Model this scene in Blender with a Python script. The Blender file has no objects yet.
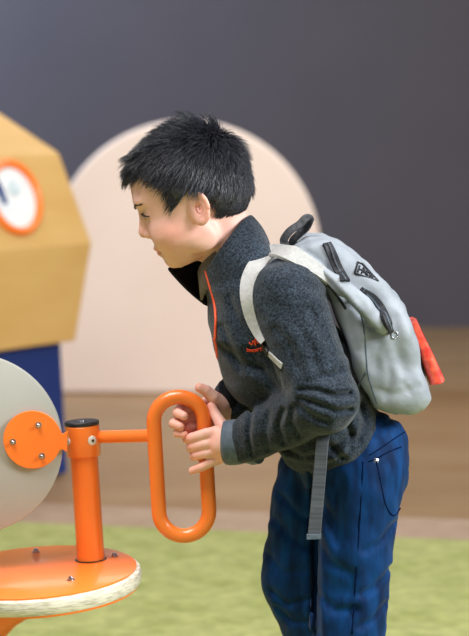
import bpy, bmesh, math, random
import numpy as np
from mathutils import Vector, Matrix
random.seed(7); rng = np.random.default_rng(11)
C = bpy.context.scene.collection
# ---------------------------------------------------------------- camera model
F = 2240.0; DIST = 3.2; CAMZ = 1.1; PITCH = math.radians(5.8); K = 700.0
def ray(px, py):
    a = (px-234.5)/F; b = (318-py)/F
    return Vector((a, math.cos(PITCH)+b*math.sin(PITCH), -math.sin(PITCH)+b*math.cos(PITCH)))
def P(px, py, Y):
    d = ray(px, py); t = (Y+DIST)/d.y
    return Vector((d.x*t, Y, CAMZ+d.z*t))
def PF(px, py):
    d = ray(px, py); t = -CAMZ/d.z
    return Vector((d.x*t, -DIST+d.y*t, 0))
Z0 = P(234.5, 318, 0).z
def W(u, v, w=0): return Vector(((u-234.5)/K, w/K, Z0-(v-318)/K))
def Q(px, py, w=0):                       # photo position + depth -> modelling units (1/700 m)
    q = P(px, py, w/K); return (q.x*K+234.5, 318-(q.z-Z0)*K, w)
VFLOOR = 318+Z0*K

# ---------------------------------------------------------------- objects
def tag(o, label=None, cat=None, group=None, kind=None):
    if label: o['label'] = label
    if cat: o['category'] = cat
    if group: o['group'] = group
    if kind: o['kind'] = kind
    return o
def empty(name, loc):
    o = bpy.data.objects.new(name, None); C.objects.link(o); o.location = loc; o.empty_display_size = .05
    return o
def link(name, me, mat, parent=None, smooth=True):
    o = bpy.data.objects.new(name, me); C.objects.link(o)
    for m in (mat if isinstance(mat, list) else [mat]): me.materials.append(m)
    if smooth:
        me.polygons.foreach_set('use_smooth', [True]*len(me.polygons))
    if parent is not None:
        o.parent = parent
        root = parent
        off = Vector((0,0,0))
        while root is not None: off += root.location; root = root.parent
        me.transform(Matrix.Translation(-off))
    return o
def from_np(name, V, Fc, mat, parent=None, smooth=True):
    me = bpy.data.meshes.new(name); me.from_pydata([tuple(v) for v in V], [], [tuple(f) for f in Fc]); me.update()
    return link(name, me, mat, parent, smooth)
def centre_origin(o):
    me = o.data; n = len(me.vertices); co = np.empty(n*3); me.vertices.foreach_get('co', co); co = co.reshape(-1,3)
    c = Vector(((co[:,0].min()+co[:,0].max())/2, (co[:,1].min()+co[:,1].max())/2, co[:,2].min()))
    me.transform(Matrix.Translation(-c)); o.location = c
    return o
class MB:
    def __init__(s): s.v = []; s.f = []
    def add(s, V, Fc):
        n = len(s.v); s.v += [tuple(x) for x in V]; s.f += [tuple(i+n for i in f) for f in Fc]; return s
    def tube(s, pts, r, n=12, closed=False, cap=True):
        pts = [Vector(p) for p in pts]; m = len(pts)
        rs = r if isinstance(r, (list, tuple)) else [r]*m
        V = []; up = None
        for i, p in enumerate(pts):
            if closed: t = (pts[(i+1)%m]-pts[i-1]).normalized()
            else: t = (pts[min(i+1,m-1)]-pts[max(i-1,0)]).normalized()
            if up is None:
                up = t.orthogonal().normalized()
            up = (up - t*up.dot(t)).normalized(); sd = t.cross(up)
            for k in range(n):
                a = 2*math.pi*k/n; V.append(p+(up*math.cos(a)+sd*math.sin(a))*rs[i])
        Fc = []
        for i in range(m if closed else m-1):
            j = (i+1)%m
            for k in range(n):
                l = (k+1)%n; Fc.append((i*n+k, i*n+l, j*n+l, j*n+k))
        if not closed and cap:
            Fc.append(tuple(range(n-1,-1,-1))); Fc.append(tuple((m-1)*n+k for k in range(n)))
        return s.add(V, Fc)
    def lathe(s, o, ax, prof, n=48):     # prof: (radius, height along ax)
        o = Vector(o); ax = Vector(ax).normalized(); a1 = ax.orthogonal().normalized(); a2 = ax.cross(a1)
        V = []
        for r, h in prof:
            for k in range(n):
                a = 2*math.pi*k/n; V.append(o+ax*h+(a1*math.cos(a)+a2*math.sin(a))*r)
        Fc = [(i*n+k, i*n+(k+1)%n, (i+1)*n+(k+1)%n, (i+1)*n+k) for i in range(len(prof)-1) for k in range(n)]
        if prof[0][0] > 1e-6: Fc.append(tuple(range(n-1,-1,-1)))
        if prof[-1][0] > 1e-6: Fc.append(tuple((len(prof)-1)*n+k for k in range(n)))
        return s.add(V, Fc)
    def ribbon(s, pts, side, nor, wd, th):   # box-section band
        m = len(pts); V = []
        for i in range(m):
            p = Vector(pts[i]); sd = Vector(side[i])*(wd[i] if isinstance(wd,(list,tuple)) else wd)*.5; nn = Vector(nor[i])*th*.5
            V += [p-sd-nn*.4, p-sd*.9+nn, p+sd*.9+nn, p+sd-nn*.4, p+sd*.9-nn, p-sd*.9-nn]
        Fc = [(i*6+k, i*6+(k+1)%6, (i+1)*6+(k+1)%6, (i+1)*6+k) for i in range(m-1) for k in range(6)]
        Fc.append(tuple(range(5,-1,-1))); Fc.append(tuple((m-1)*6+k for k in range(6)))
        return s.add(V, Fc)
    def box(s, c, e1, e2, e3):
        c = Vector(c); e1, e2, e3 = Vector(e1), Vector(e2), Vector(e3)
        V = [c+e1*a+e2*b+e3*d for a in (-1,1) for b in (-1,1) for d in (-1,1)]
        return s.add(V, [(0,1,3,2),(4,6,7,5),(0,4,5,1),(2,3,7,6),(0,2,6,4),(1,5,7,3)])
    def build(s, name, mat, parent=None, smooth=False, bevel=0, auto=False):
        o = from_np(name, s.v, s.f, mat, parent, smooth)
        bm = bmesh.new(); bm.from_mesh(o.data); bmesh.ops.recalc_face_normals(bm, faces=bm.faces); bm.to_mesh(o.data); bm.free()
        if auto:
            o.data.polygons.foreach_set('use_smooth', [True]*len(o.data.polygons)); o.data.set_sharp_from_angle(angle=math.radians(38))
        if bevel:
            b = o.modifiers.new('bevel', 'BEVEL'); b.width = bevel; b.segments = 2; b.limit_method = 'ANGLE'
        return o

# ---------------------------------------------------------------- materials
def lin(c): return tuple(((x/255)/12.92 if x/255 <= .04045 else ((x/255+.055)/1.055)**2.4) for x in c)+(1,)
def mat(name, c1, c2=None, scale=20, rough=.6, metal=0, bump=0, bscale=None, bdist=.001, stretch=(1,1,1), sheen=0, sss=0, coat=0,
        ramp=(.35,.65), detail=4, spec=.5, trans=0, noise2=None):
    m = bpy.data.materials.new(name); m.use_nodes = True; nt = m.node_tree; N = nt.nodes; L = nt.links
    b = N['Principled BSDF']; b.inputs['Roughness'].default_value = rough; b.inputs['Metallic'].default_value = metal
    b.inputs['Specular IOR Level'].default_value = spec
    b.inputs['Sheen Weight'].default_value = sheen; b.inputs['Sheen Roughness'].default_value = .45
    b.inputs['Coat Weight'].default_value = coat; b.inputs['Coat Roughness'].default_value = .12
    b.inputs['Transmission Weight'].default_value = trans
    if sss:
        b.inputs['Subsurface Weight'].default_value = sss; b.inputs['Subsurface Radius'].default_value = (1,.35,.2); b.inputs['Subsurface Scale'].default_value = .006
    tc = N.new('ShaderNodeTexCoord'); mp = N.new('ShaderNodeMapping'); mp.inputs['Scale'].default_value = stretch
    L.new(tc.outputs['Object'], mp.inputs['Vector'])
    nz = N.new('ShaderNodeTexNoise'); nz.inputs['Scale'].default_value = scale; nz.inputs['Detail'].default_value = detail
    L.new(mp.outputs[0], nz.inputs['Vector'])
    cr = N.new('ShaderNodeValToRGB'); cr.color_ramp.elements[0].position = ramp[0]; cr.color_ramp.elements[1].position = ramp[1]
    cr.color_ramp.elements[0].color = lin(c1); cr.color_ramp.elements[1].color = lin(c2 or c1)
    L.new(nz.outputs['Fac'], cr.inputs['Fac']); out = cr.outputs['Color']
    if noise2:
        n2 = N.new('ShaderNodeTexNoise'); n2.inputs['Scale'].default_value = noise2[0]; n2.inputs['Detail'].default_value = 3
        L.new(mp.outputs[0], n2.inputs['Vector'])
        r2 = N.new('ShaderNodeValToRGB'); r2.color_ramp.elements[0].position = .4; r2.color_ramp.elements[1].position = .62
        r2.color_ramp.elements[0].color = (noise2[1],)*3+(1,); r2.color_ramp.elements[1].color = (1,1,1,1)
        L.new(n2.outputs['Fac'], r2.inputs['Fac'])
        mx = N.new('ShaderNodeMix'); mx.data_type = 'RGBA'; mx.blend_type = 'MULTIPLY'; mx.inputs['Factor'].default_value = 1
        L.new(out, mx.inputs['A']); L.new(r2.outputs['Color'], mx.inputs['B']); out = mx.outputs['Result']
    L.new(out, b.inputs['Base Color'])
    if bump:
        n3 = N.new('ShaderNodeTexNoise'); n3.inputs['Scale'].default_value = bscale or scale*3; n3.inputs['Detail'].default_value = 4
        L.new(mp.outputs[0], n3.inputs['Vector'])
        bp = N.new('ShaderNodeBump'); bp.inputs['Strength'].default_value = bump; bp.inputs['Distance'].default_value = bdist
        L.new(n3.outputs['Fac'], bp.inputs['Height']); L.new(bp.outputs[0], b.inputs['Normal'])
    return m
M = {}
M['orange'] = mat('orange powder coat', (250,122,40), (252,130,46), 8, .32, coat=.35, bump=.05, bscale=700, bdist=.0003)
M['blackcap'] = mat('black plastic', (22,24,28), (34,36,42), 40, .4)
M['steel'] = mat('brushed steel', (205,205,208), (170,172,176), 60, .25, 1)
M['chip'] = mat('scuffed white steel', (225,220,212), (190,185,178), 60, .4, .3)
M['frost'] = mat('frosted acrylic', (176,176,170), (184,184,176), 3, .42, sss=.0, trans=.12, coat=.15)
M['birch'] = mat('whitewashed plywood edge', (232,226,208), (176,166,142), 60, .55, stretch=(1,1,9), ramp=(.45,.72), noise2=(25,.86))
M['wood'] = mat('pale maple veneer', (212,172,106), (204,162,94), 4, .45, stretch=(1,1,4), coat=.15)
M['navy'] = mat('navy laminate', (14,42,102), (18,48,112), 6, .5)
M['dialwhite'] = mat('dial white', (240,240,240), (226,232,236), 12, .4)
M['dialblue'] = mat('dial blue', (38,62,120), (50,76,132), 20, .5)
M['dialgrey'] = mat('dial pale blue', (186,206,214), (206,220,224), 20, .5)
M['wall'] = mat('dark grey painted wall', (75,71,77), (79,74,80), 2, .75, bump=.1, bscale=90)
M['cream'] = mat('cream painted plaster', (236,218,206), (239,222,210), 3, .8, bump=.05, bscale=120)
M['floorm'] = mat('brown sealed floor', (148,114,76), (160,130,92), 2, .5, stretch=(1,1.6,1), noise2=(.8,.9))
M['trimm'] = mat('pale concrete edging', (176,150,128), (164,138,114), 14, .6)
M['carpet'] = mat('lime carpet', (184,188,122), (168,174,106), 9, .95, bump=.9, bscale=200, bdist=.005, detail=8, ramp=(.42,.66), noise2=(26,.8), spec=.1)
M['fleece'] = mat('heathered grey fleece', (24,29,36), (60,71,83), 330, .95, bump=.7, bscale=480, bdist=.002, sheen=.2, spec=.08, ramp=(.34,.66), detail=5, noise2=(30,.78))
M['fleece_shaded'] = mat('shaded fleece', (20,20,23), (34,34,38), 260, .95, bump=.7, bscale=420, bdist=.0015, spec=.1)  # darker copy of the fleece; shade of the far side put into its colour
M['lining'] = mat('grey collar lining', (120,112,106), (100,94,90), 200, .9, bump=.3, bscale=300)
M['cuff'] = mat('slate knit cuff', (66,80,94), (84,98,112), 120, .7, bump=.5, bscale=300, bdist=.0008, sheen=.2)
M['denim'] = mat('blue corduroy', (0,36,78), (2,58,112), 24, .7, bump=.3, bscale=260, bdist=.001, sheen=.06, stretch=(2.5,2.5,.6), ramp=(.38,.62), noise2=(14,.72), spec=.12)  # mottled lighter blue stands in for velvety highlights
M['seam'] = mat('navy seam thread', (2,16,44), (6,26,60), 300, .9, spec=.05)
M['pack'] = mat('pale grey nylon', (136,144,153), (154,162,170), 30, .6, bump=.35, bscale=60, bdist=.003, noise2=(11,.93))
M['strap'] = mat('light grey webbing', (160,161,160), (176,176,173), 200, .75, bump=.4, bscale=500, bdist=.0006)
M['webdark'] = mat('charcoal webbing', (84,90,98), (60,64,72), 8, .8, bump=.5, bscale=300, stretch=(1,1,30))
M['zipblack'] = mat('black zipper tape', (18,20,26), (36,40,48), 400, .6, bump=.4, bscale=600)
M['handle'] = mat('black webbing', (30,32,36), (62,66,70), 200, .7)
M['orangezip'] = mat('coral zipper', (240,84,44), (246,104,64), 200, .55)
M['logo'] = mat('coral embroidery', (232,64,40), (244,90,58), 300, .7)
M['red'] = mat('red glossy vinyl', (236,50,52), (250,104,74), 70, .25, coat=.5, bump=.5, bscale=90, bdist=.002, noise2=(130,.75))
M['hair'] = mat('black hair', (24,24,29), (66,68,78), 300, .4, spec=.6)  # grey end of the ramp imitates highlight streaks on black hair
M['eyewhite'] = mat('eye white', (220,214,208), None, 10, .2)
M['iris'] = mat('dark brown iris', (30,18,14), (44,28,20), 200, .12)
M['shoe'] = mat('grey sneaker', (70,74,82), (86,90,98), 60, .7)
M['sole'] = mat('white rubber sole', (224,222,216), None, 60, .7)
def skin_mat():
    m = mat('skin', (240,192,176), (234,182,166), 60, .46, bump=.12, bscale=500, bdist=.0004, sss=.12, spec=.35)
    nt = m.node_tree; b = nt.nodes['Principled BSDF']; src = b.inputs['Base Color'].links[0].from_socket
    at = nt.nodes.new('ShaderNodeAttribute'); at.attribute_name = 'tint'
    mx = nt.nodes.new('ShaderNodeMix'); mx.data_type = 'RGBA'; mx.blend_type = 'MULTIPLY'; mx.inputs['Factor'].default_value = 1
    nt.links.new(src, mx.inputs['A']); nt.links.new(at.outputs['Color'], mx.inputs['B']); nt.links.new(mx.outputs['Result'], b.inputs['Base Color'])
    return m
M['skin'] = skin_mat()

# ---------------------------------------------------------------- implicit surfaces
def seg(p, a, b, ra, rb=None, ws=1.0):
    rb = ra if rb is None else rb
    a = np.array(a, float).copy(); b = np.array(b, float).copy()
    x, y, z = p[0]-a[0], p[1]-a[1], (p[2]-a[2])*ws
    d = b-a; d[2] *= ws; L = float(d@d)+1e-9
    h = np.clip((x*d[0]+y*d[1]+z*d[2])/L, 0, 1)
    return np.sqrt((x-d[0]*h)**2+(y-d[1]*h)**2+(z-d[2]*h)**2)-(ra+(rb-ra)*h)
def ell(p, c, r, ang=0):
    x, y, z = p[0]-c[0], p[1]-c[1], p[2]-c[2]
    ca, sa = math.cos(ang), math.sin(ang)
    a = (x*ca+y*sa)/r[0]; b = (-x*sa+y*ca)/r[1]; c_ = z/r[2]
    k0 = np.sqrt(a*a+b*b+c_*c_); k1 = np.sqrt((a/r[0])**2+(b/r[1])**2+(c_/r[2])**2)+1e-6
    return k0*(k0-1)/k1
def su(a, b, k):
    h = np.clip(.5+.5*(b-a)/k, 0, 1); return b+(a-b)*h-k*h*(1-h)
def ss(a, b, k):                           # smooth subtraction of b from a
    return -su(-a, b, k)
def noise3(p, wl, seed, n=7, stretch=(1,1,1)):
    r = np.random.default_rng(seed); o = 0
    for i in range(n):
        d = r.normal(size=3); d /= np.linalg.norm(d); k = 2*math.pi/wl*r.uniform(.7,1.4)
        o = o+np.sin(k*(p[0]*d[0]*stretch[0]+p[1]*d[1]*stretch[1]+p[2]*d[2]*stretch[2])+r.uniform(0,6.28))
    return o/n**.5
def poly2d(x, y, pts):
    d = np.full(np.broadcast(x,y).shape, 1e9); s = np.ones_like(d); n = len(pts)
    for i in range(n):
        ax, ay = pts[i]; bx, by = pts[i-1]
        ex, ey = bx-ax, by-ay; wx, wy = x-ax, y-ay
        h = np.clip((wx*ex+wy*ey)/(ex*ex+ey*ey+1e-9), 0, 1)
        d = np.minimum(d, (wx-ex*h)**2+(wy-ey*h)**2)
        c1 = y >= ay; c2 = y < by; c3 = ex*wy > ey*wx
        s = np.where((c1&c2&c3)|(~c1&~c2&~c3), -s, s)
    return s*np.sqrt(d)
def nets(f, lo, hi, h):
    ax = [np.arange(lo[i], hi[i]+h, h) for i in range(3)]
    G = np.meshgrid(*ax, indexing='ij', sparse=True)
    S = np.ascontiguousarray(np.broadcast_to(f(G), tuple(len(a) for a in ax))).astype(np.float32)
    nx, ny, nz = S.shape; acc = np.zeros((nx-1,ny-1,nz-1,3), np.float32); cnt = np.zeros((nx-1,ny-1,nz-1), np.float32)
    cor = lambda i,j,k: S[i:nx-1+i, j:ny-1+j, k:nz-1+k]
    for a in range(3):
        o1, o2 = [x for x in range(3) if x != a]
        for i in (0,1):
            for j in (0,1):
                c0 = [0,0,0]; c0[o1] = i; c0[o2] = j; c1 = list(c0); c1[a] = 1
                A, B = cor(*c0), cor(*c1); m = (A < 0) != (B < 0)
                t = np.where(m, A/(A-B+1e-20), 0)
                acc[...,a] += t; acc[...,o1] += np.where(m, i, 0); acc[...,o2] += np.where(m, j, 0); cnt += m
    act = cnt > 0; idx = -np.ones(act.shape, np.int64); ii = np.argwhere(act); idx[act] = np.arange(len(ii))
    V = (ii+acc[act]/cnt[act][:,None])*h+np.array(lo)
    Fs = []
    for a in range(3):
        b, c = (a+1)%3, (a+2)%3
        sl0 = [slice(None)]*3; sl1 = [slice(None)]*3; sl0[a] = slice(0,-1); sl1[a] = slice(1,None)
        A, B = S[tuple(sl0)], S[tuple(sl1)]; m = (A < 0) != (B < 0)
        e = np.argwhere(m); ok = (e[:,b] > 0)&(e[:,c] > 0)&(e[:,b] < S.shape[b]-1)&(e[:,c] < S.shape[c]-1); e = e[ok]
        fl = A[tuple(e.T)] < 0
        def at(db, dc):
            q = e.copy(); q[:,b] += db; q[:,c] += dc; return idx[tuple(q.T)]
        q = np.stack([at(-1,-1), at(0,-1), at(0,0), at(-1,0)], 1)
        q[~fl] = q[~fl][:,::-1]
        Fs.append(q)
    # (u,v,w) -> world flips v, so reverse the winding
    return V, np.concatenate(Fs)[:, ::-1]
def toW(V):
    o = np.empty((len(V),3)); o[:,0] = (V[:,0]-234.5)/K; o[:,1] = V[:,2]/K; o[:,2] = Z0-(V[:,1]-318)/K; return o
def smooth_mesh(o, it=3):
    s = o.modifiers.new('smooth', 'SMOOTH'); s.factor = .5; s.iterations = it
def surf(sdf, px, py, w0=-190, w1=90, step=1.0):
    ws = np.arange(w0, w1, step); q = np.array([Q(px, py, w) for w in ws]).T
    d = sdf([q[0], q[1], q[2]]); i = np.argmax(d < 0)
    if not (d < 0).any(): i = int(np.argmin(d))
    c = q[:,i]; e = .8; g = []
    for a in range(3):
        p1 = [np.array([c[b]+(e if b == a else 0)]) for b in range(3)]; p2 = [np.array([c[b]-(e if b == a else 0)]) for b in range(3)]
        g.append(float(sdf(p1)[0]-sdf(p2)[0]))
    n = Vector((g[0], g[2], -g[1])).normalized()
    return W(*c), n
def spline(pts, m=8):
    pts = [Vector(p) for p in pts]; out = []
    for i in range(len(pts)-1):
        p0, p1, p2, p3 = pts[max(i-1,0)], pts[i], pts[i+1], pts[min(i+2,len(pts)-1)]
        for k in range(m):
            t = k/m; out.append(.5*((2*p1)+(p2-p0)*t+(2*p0-5*p1+4*p2-p3)*t*t+(3*p1-p0-3*p2+p3)*t**3))
    out.append(pts[-1]); return out
def surf_path(sdf, pts, lift=0, m=6, **kw):
    P2 = spline([(a,b,0) for a,b in pts], m); o = []; nn = []
    for q in P2:
        p, n = surf(sdf, q[0], q[1], **kw); o.append(p+n*lift/K); nn.append(n)
    for _ in range(3):
        o = [o[0]]+[(o[i-1]+o[i]*2+o[i+1])/4 for i in range(1,len(o)-1)]+[o[-1]]
        nn = [nn[0]]+[((nn[i-1]+nn[i]*2+nn[i+1])/4).normalized() for i in range(1,len(nn)-1)]+[nn[-1]]
    return o, nn
def band(mb, o, nn, wd, th):
    sd = []
    for i in range(len(o)):
        t = (o[min(i+1,len(o)-1)]-o[max(i-1,0)]).normalized(); sd.append(t.cross(nn[i]).normalized())
    mb.ribbon(o, sd, nn, wd, th); return mb

# ================================================================= SETTING
def quad(name, pts, m, kind='structure'):
    o = MB().add(pts, [tuple(range(len(pts)))]).build(name, M[m]); tag(o, kind=kind); return o
ce = [PF(-60,519), PF(540,543)]            # carpet edge line across the room
dirx = (ce[1]-ce[0]).normalized(); ce = [ce[0]-dirx*3, ce[1]+dirx*4]
ce2 = [PF(0,508), PF(469,522)]; 
fl = MB().box((0,4.0,-.06), (7,0,0), (0,9,0), (0,0,.05)).build('floor', M['floorm']); tag(fl, kind='structure')
ny = Vector((-dirx.y, dirx.x, 0))
# carpet: thick slab from the edge line towards the camera side
def slab(name, a, b, near, z0, z1, m):
    V = [a, b, b+near, a+near]; V = [Vector((v.x,v.y,z0)) for v in V]+[Vector((v.x,v.y,z1)) for v in V]
    return MB().add(V, [(0,3,2,1),(4,5,6,7),(0,1,5,4),(1,2,6,5),(2,3,7,6),(3,0,4,7)]).build(name, M[m])
cp = slab('carpet', ce[0], ce[1], -ny*7, -.01, 0, 'carpet'); tag(cp, kind='structure')
tr = slab('trim_1', ce[0]+ny*.28, ce[1]+ny*.28, -ny*.28, -.01, -.003, 'trimm'); tag(tr, kind='structure')
for o in (fl,): o.location.z = -.0
# far dark wall (slightly oblique)
wa = PF(-700,331); wb = PF(1150,322); wa.z = wb.z = -.01
dv = (wb-wa).normalized(); nb = Vector((-dv.y, dv.x, 0))
wl = slab('wall_back', wa, wb, nb*.12, -.01, 3.2, 'wall'); tag(wl, kind='structure')
# cream round-topped screen in front of it
YA = PF(140,391).y
def arch():
    c = P(186,254,YA); k = (YA+DIST)/F; r = 135.5*k
    pts = [(c.x+r, -.01)]+[(c.x+r*math.cos(a), c.z+r*.985*math.sin(a)) for a in np.linspace(0, math.pi, 65)]+[(c.x-r, -.01)]
    V = [(x, YA, z) for x,z in pts]+[(x, YA+.22, z) for x,z in pts]; n = len(pts)
    Fc = [tuple(range(n)), tuple(range(2*n-1,n-1,-1))]+[(i,(i+1)%n,(i+1)%n+n,i+n) for i in range(n)]
    o = MB().add(V, Fc).build('arched_screen', M['cream'], auto=True, bevel=.012)
    centre_origin(o); tag(o, 'cream round-topped freestanding screen in front of the dark grey wall', 'screen')
arch()

# ================================================================= WOODEN POD
def pod():
    base_r = PF(68,473); Y = base_r.y; k = (Y+DIST)/F; cx = P(-35,400,Y).x
    zz = lambda py: P(60,py,Y).z
    root = empty('polyhedron_pod', (cx,Y,0))
    tag(root, 'faceted pale wooden pod with round orange-rimmed window on a navy pedestal', 'play structure')
    n = 5
    def ring(rpx, z): return [Vector((cx+rpx*k*math.cos(2*math.pi*i/n), Y+rpx*k*math.sin(2*math.pi*i/n), z)) for i in range(n)]
    R = [ring(112, zz(341)), ring(129, zz(243)), ring(97, zz(153)), ring(18, zz(99))]
    V = sum(R, []); Fc = []
    for j in range(3):
        for i in range(n): Fc.append((j*n+i, j*n+(i+1)%n, (j+1)*n+(i+1)%n, (j+1)*n+i))
    Fc += [tuple(range(n-1,-1,-1)), tuple(3*n+i for i in range(n))]
    MB().add(V, Fc).build('shell', M['wood'], root, bevel=.006)
    r0 = [Vector((v.x,v.y,0)) for v in ring(103,0)]; r1 = ring(97, zz(343))
    MB().add(r0+r1, [tuple(range(n-1,-1,-1)), tuple(range(n,2*n))]+[(i,(i+1)%n,n+(i+1)%n,n+i) for i in range(n)]).build('pedestal', M['navy'], root, bevel=.005)
    a, b, c, d = R[1][4], R[1][0], R[2][0], R[2][4]     # camera-side facet
    nn = (b-a).cross(d-a).normalized()
    if nn.y > 0: nn = -nn
    def hit(px, py):
        dr = ray(px,py); o = Vector((0,-DIST,CAMZ)); t = (a-o).dot(nn)/dr.dot(nn); return o+dr*t
    cc = hit(13,198); ex = (b-a).normalized(); ey = nn.cross(ex); 
    if ey.z < 0: ey = -ey
    r = 34*k
    ringp = [cc+nn*.006+(ex*math.cos(t)+ey*math.sin(t))*r for t in np.linspace(0,2*math.pi,48,endpoint=False)]
    wf = MB().tube(ringp, .012, 10, closed=True).build('window_frame', M['orange'], root, smooth=True)
    MB().lathe(cc-nn*.002, nn, [(r*.98,0),(r*.98,.006),(r*.6,.008),(0,.008)], 48).build('window_face', M['dialwhite'], root)
    def shape(pts, m, h):
        q = [cc+nn*h+ex*x*r+ey*y*r for x,y in pts]; q2 = [p+nn*.003 for p in q]; n_ = len(q)
        return MB().add(q+q2, [tuple(range(n_)), tuple(range(2*n_-1,n_-1,-1))]+[(i,(i+1)%n_,(i+1)%n_+n_,i+n_) for i in range(n_)]).build('window_mark', M[m], root)
    shape([(-.82,.5),(-.6,.62),(-.45,.3),(-.38,-.15),(-.52,-.2),(-.66,.1)], 'dialblue', .008)
    shape([(-.25,.3),(0,.55),(.25,.2),(.1,.05),(-.15,.12)], 'dialgrey', .008)
pod()

# ================================================================= CRANK STATION
def crank():
    tilt = math.radians(3.4); U = Vector((-math.sin(tilt),0,math.cos(tilt))); R = Vector((math.cos(tilt),0,math.sin(tilt))); T = Vector((0,1,0))
    u = 1/K
    dc = P(37,571.5,0)                        # disk centre, top face
    foot = Vector((P(-215,636,0).x, 0, 0))
    root = empty('crank_station', foot)
    tag(root, 'orange steel crank post on round plywood-edged table, with loop handle and frosted wheel', 'play equipment')
    rd = 105*u; U0 = U; U = (U+Vector((0,-.05,0))).normalized()
    MB().lathe(dc, U, [(0,-.002),(rd*.975,-.002),(rd,-.004),(rd+.002,-.012),(rd,-.022),(rd*.985,-.025),(0,-.025)], 96).build('table_disk', M['birch'], root, auto=True)
    MB().lathe(dc, U, [(0,-.0025),(rd*.965,-.0025),(rd*.965,.0005),(rd*.955,.0012),(0,.0012)], 96).build('table_plate', M['orange'], root, auto=True)
    MB().lathe(dc, U, [(0,-.0275),(rd*.975,-.0285),(rd*.985,-.0245),(0,-.0235)], 96).build('underplate', M['orange'], root, auto=True)
    # leg below, slanting down to the left
    MB().tube([P(16,602,0), P(2,611,0), Vector((foot.x,0,.012))], .030, 28).build('support_leg', M['orange'], root, auto=True)
    MB().lathe((foot.x,0,0), (0,0,1), [(.13,0),(.13,.008),(.125,.012),(0,.012)], 48).build('base_plate', M['orange'], root, auto=True)
    def bolt(p, ax, s=1.0, name='bolt'):
        mb = MB(); mb.lathe(p, ax, [(.0052*s,0),(.0052*s,.0012*s)], 20)
        mb.lathe(Vector(p)+Vector(ax)*.0012*s, ax, [(.0034*s,0),(.0034*s,.0022*s),(.0028*s,.0036*s),(.001,.0044*s),(0,.0045*s)], 12)
        return mb.build(name, M['steel'], root, auto=True)
    for x, y in ((36,553),(114.5,557.5),(71,581)):
        # intersect with disk plane
        dr = ray(x,y); o = Vector((0,-DIST,CAMZ)); t = (dc-o).dot(U)/dr.dot(U); bolt(o+dr*t+U*.001, U, 1.15)
    # post
    pb = P(91,562,0); dr = ray(91,560); o = Vector((0,-DIST,CAMZ)); pb = o+dr*((dc-o).dot(U)/dr.dot(U)); pb = Vector((pb.x, pb.y, pb.z))
    yy = pb.y; pt = P(82,425,yy); ax = (pt-pb).normalized(); h = (pt-pb).length
    MB().lathe(pb+ax*.0012, ax, [(14.2*u,0),(14.2*u,h-.02)], 48).build('post', M['orange'], root, auto=True)
    MB().lathe(pb+ax*.0010, ax, [(16.5*u,0),(16.5*u,.0006),(0,.0006)], 40).build('post_slot', M['blackcap'], root)
    hc = (459-427)*u
    MB().lathe(pt-ax*hc, ax, [(14*u,0),(17*u,.0003),(17.6*u,.0015),(17.6*u,hc-.001),(17*u,hc),(0,hc)], 48).build('clamp_collar', M['orange'], root, auto=True)
    cap = MB().lathe(pt+ax*.0003, ax, [(17.4*u,0),(17.8*u,.001),(17.6*u,.0046),(16.6*u,.0058),(8*u,.0052),(0,.0052)], 48).build('post_cap', M['blackcap'], root, auto=True)
    MB().lathe(pt+ax*.0054, ax, [(5*u,0),(4.6*u,.0016),(2*u,.002),(0,.0018)], 20).build('cap_bolt', M['steel'], cap, auto=True)
    for x, y, s in ((92.5,441.5,1.0),(67.5,443,.8)):
        axp = pt-ax*((441-427)*u); dx = (x-82.0)*u; r_ = 17.6*u; dx = max(-r_*.86,min(r_*.86,dx)); dn = Vector((dx,-math.sqrt(r_*r_-dx*dx),0)).normalized()
        c0 = axp+dn*(r_-.0004)-U*(y-441.5)*u
        b = MB().lathe(c0, dn, [(.0072*s,0),(.0070*s,.0012),(.0055*s,.0018),(0,.0018)], 28).build('bolt_washer', M['chip'], root, auto=True)
        MB().lathe(c0+dn*.0016, dn, [(.0024*s,0),(.0024*s,.0006),(0,.0006)], 6).build('hex_socket', M['blackcap'], b)
    # arm to the handle
    arm0 = P(98,437,yy); la = Vector(P(158,435.5,0)); 
    MB().tube([arm0, la], 6.6*u, 20).build('handle_arm', M['orange'], root, auto=True)
    # loop handle
    top = P(179,421.8,0); bot = P(184,511,0); rr = 25.4*u; lu = (top-bot).normalized(); lr = Vector((lu.z,0,-lu.x))
    pts = [top+lr*rr*math.cos(a)+lu*rr*math.sin(a) for a in np.linspace(0,math.pi,26)]+[top.lerp(bot,t)-lr*rr for t in np.linspace(.1,.9,7)]
    pts += [bot-lr*rr*math.cos(a)-lu*rr*math.sin(a) for a in np.linspace(0,math.pi,26)]+[bot.lerp(top,t)+lr*rr for t in np.linspace(.1,.9,7)]
    MB().tube(pts, 7.6*u, 20, closed=True).build('loop_handle', M['orange'], root, smooth=True)
    # mounting plate with tab and frosted wheel
    wc = P(-28,444,.012); 
    wh = MB().lathe(wc+Vector((0,-.004,0)), (0,1,0), [(0,0),(90.5*u,0),(91.8*u,.001),(92.2*u,.004),(91.8*u,.011),(90.5*u,.012),(0,.012)], 128).build('frosted_wheel', M['frost'], root, auto=True)
    pc = P(32.5,439.5,.004); ring = 29.5*u; outl = []
    c1 = P(66,446,.004)
    for a in np.linspace(math.radians(22), math.radians(338), 50): outl.append(pc+Vector((math.cos(a)*ring,0,math.sin(a)*ring)))
    outl += [P(62,449,.004)+Vector((0,0,0)), P(67,452,.004), P(68,431,.004), P(62,434,.004)][0:4]
    V = [p+Vector((0,-.003,0)) for p in outl]+[p+Vector((0,.003,0)) for p in outl]; n = len(outl)
    mp_ = MB().add(V, [tuple(range(n)), tuple(range(2*n-1,n-1,-1))]+[(i,(i+1)%n,(i+1)%n+n,i+n) for i in range(n)]).build('mounting_plate', M['orange'], root, bevel=.0008)
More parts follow.
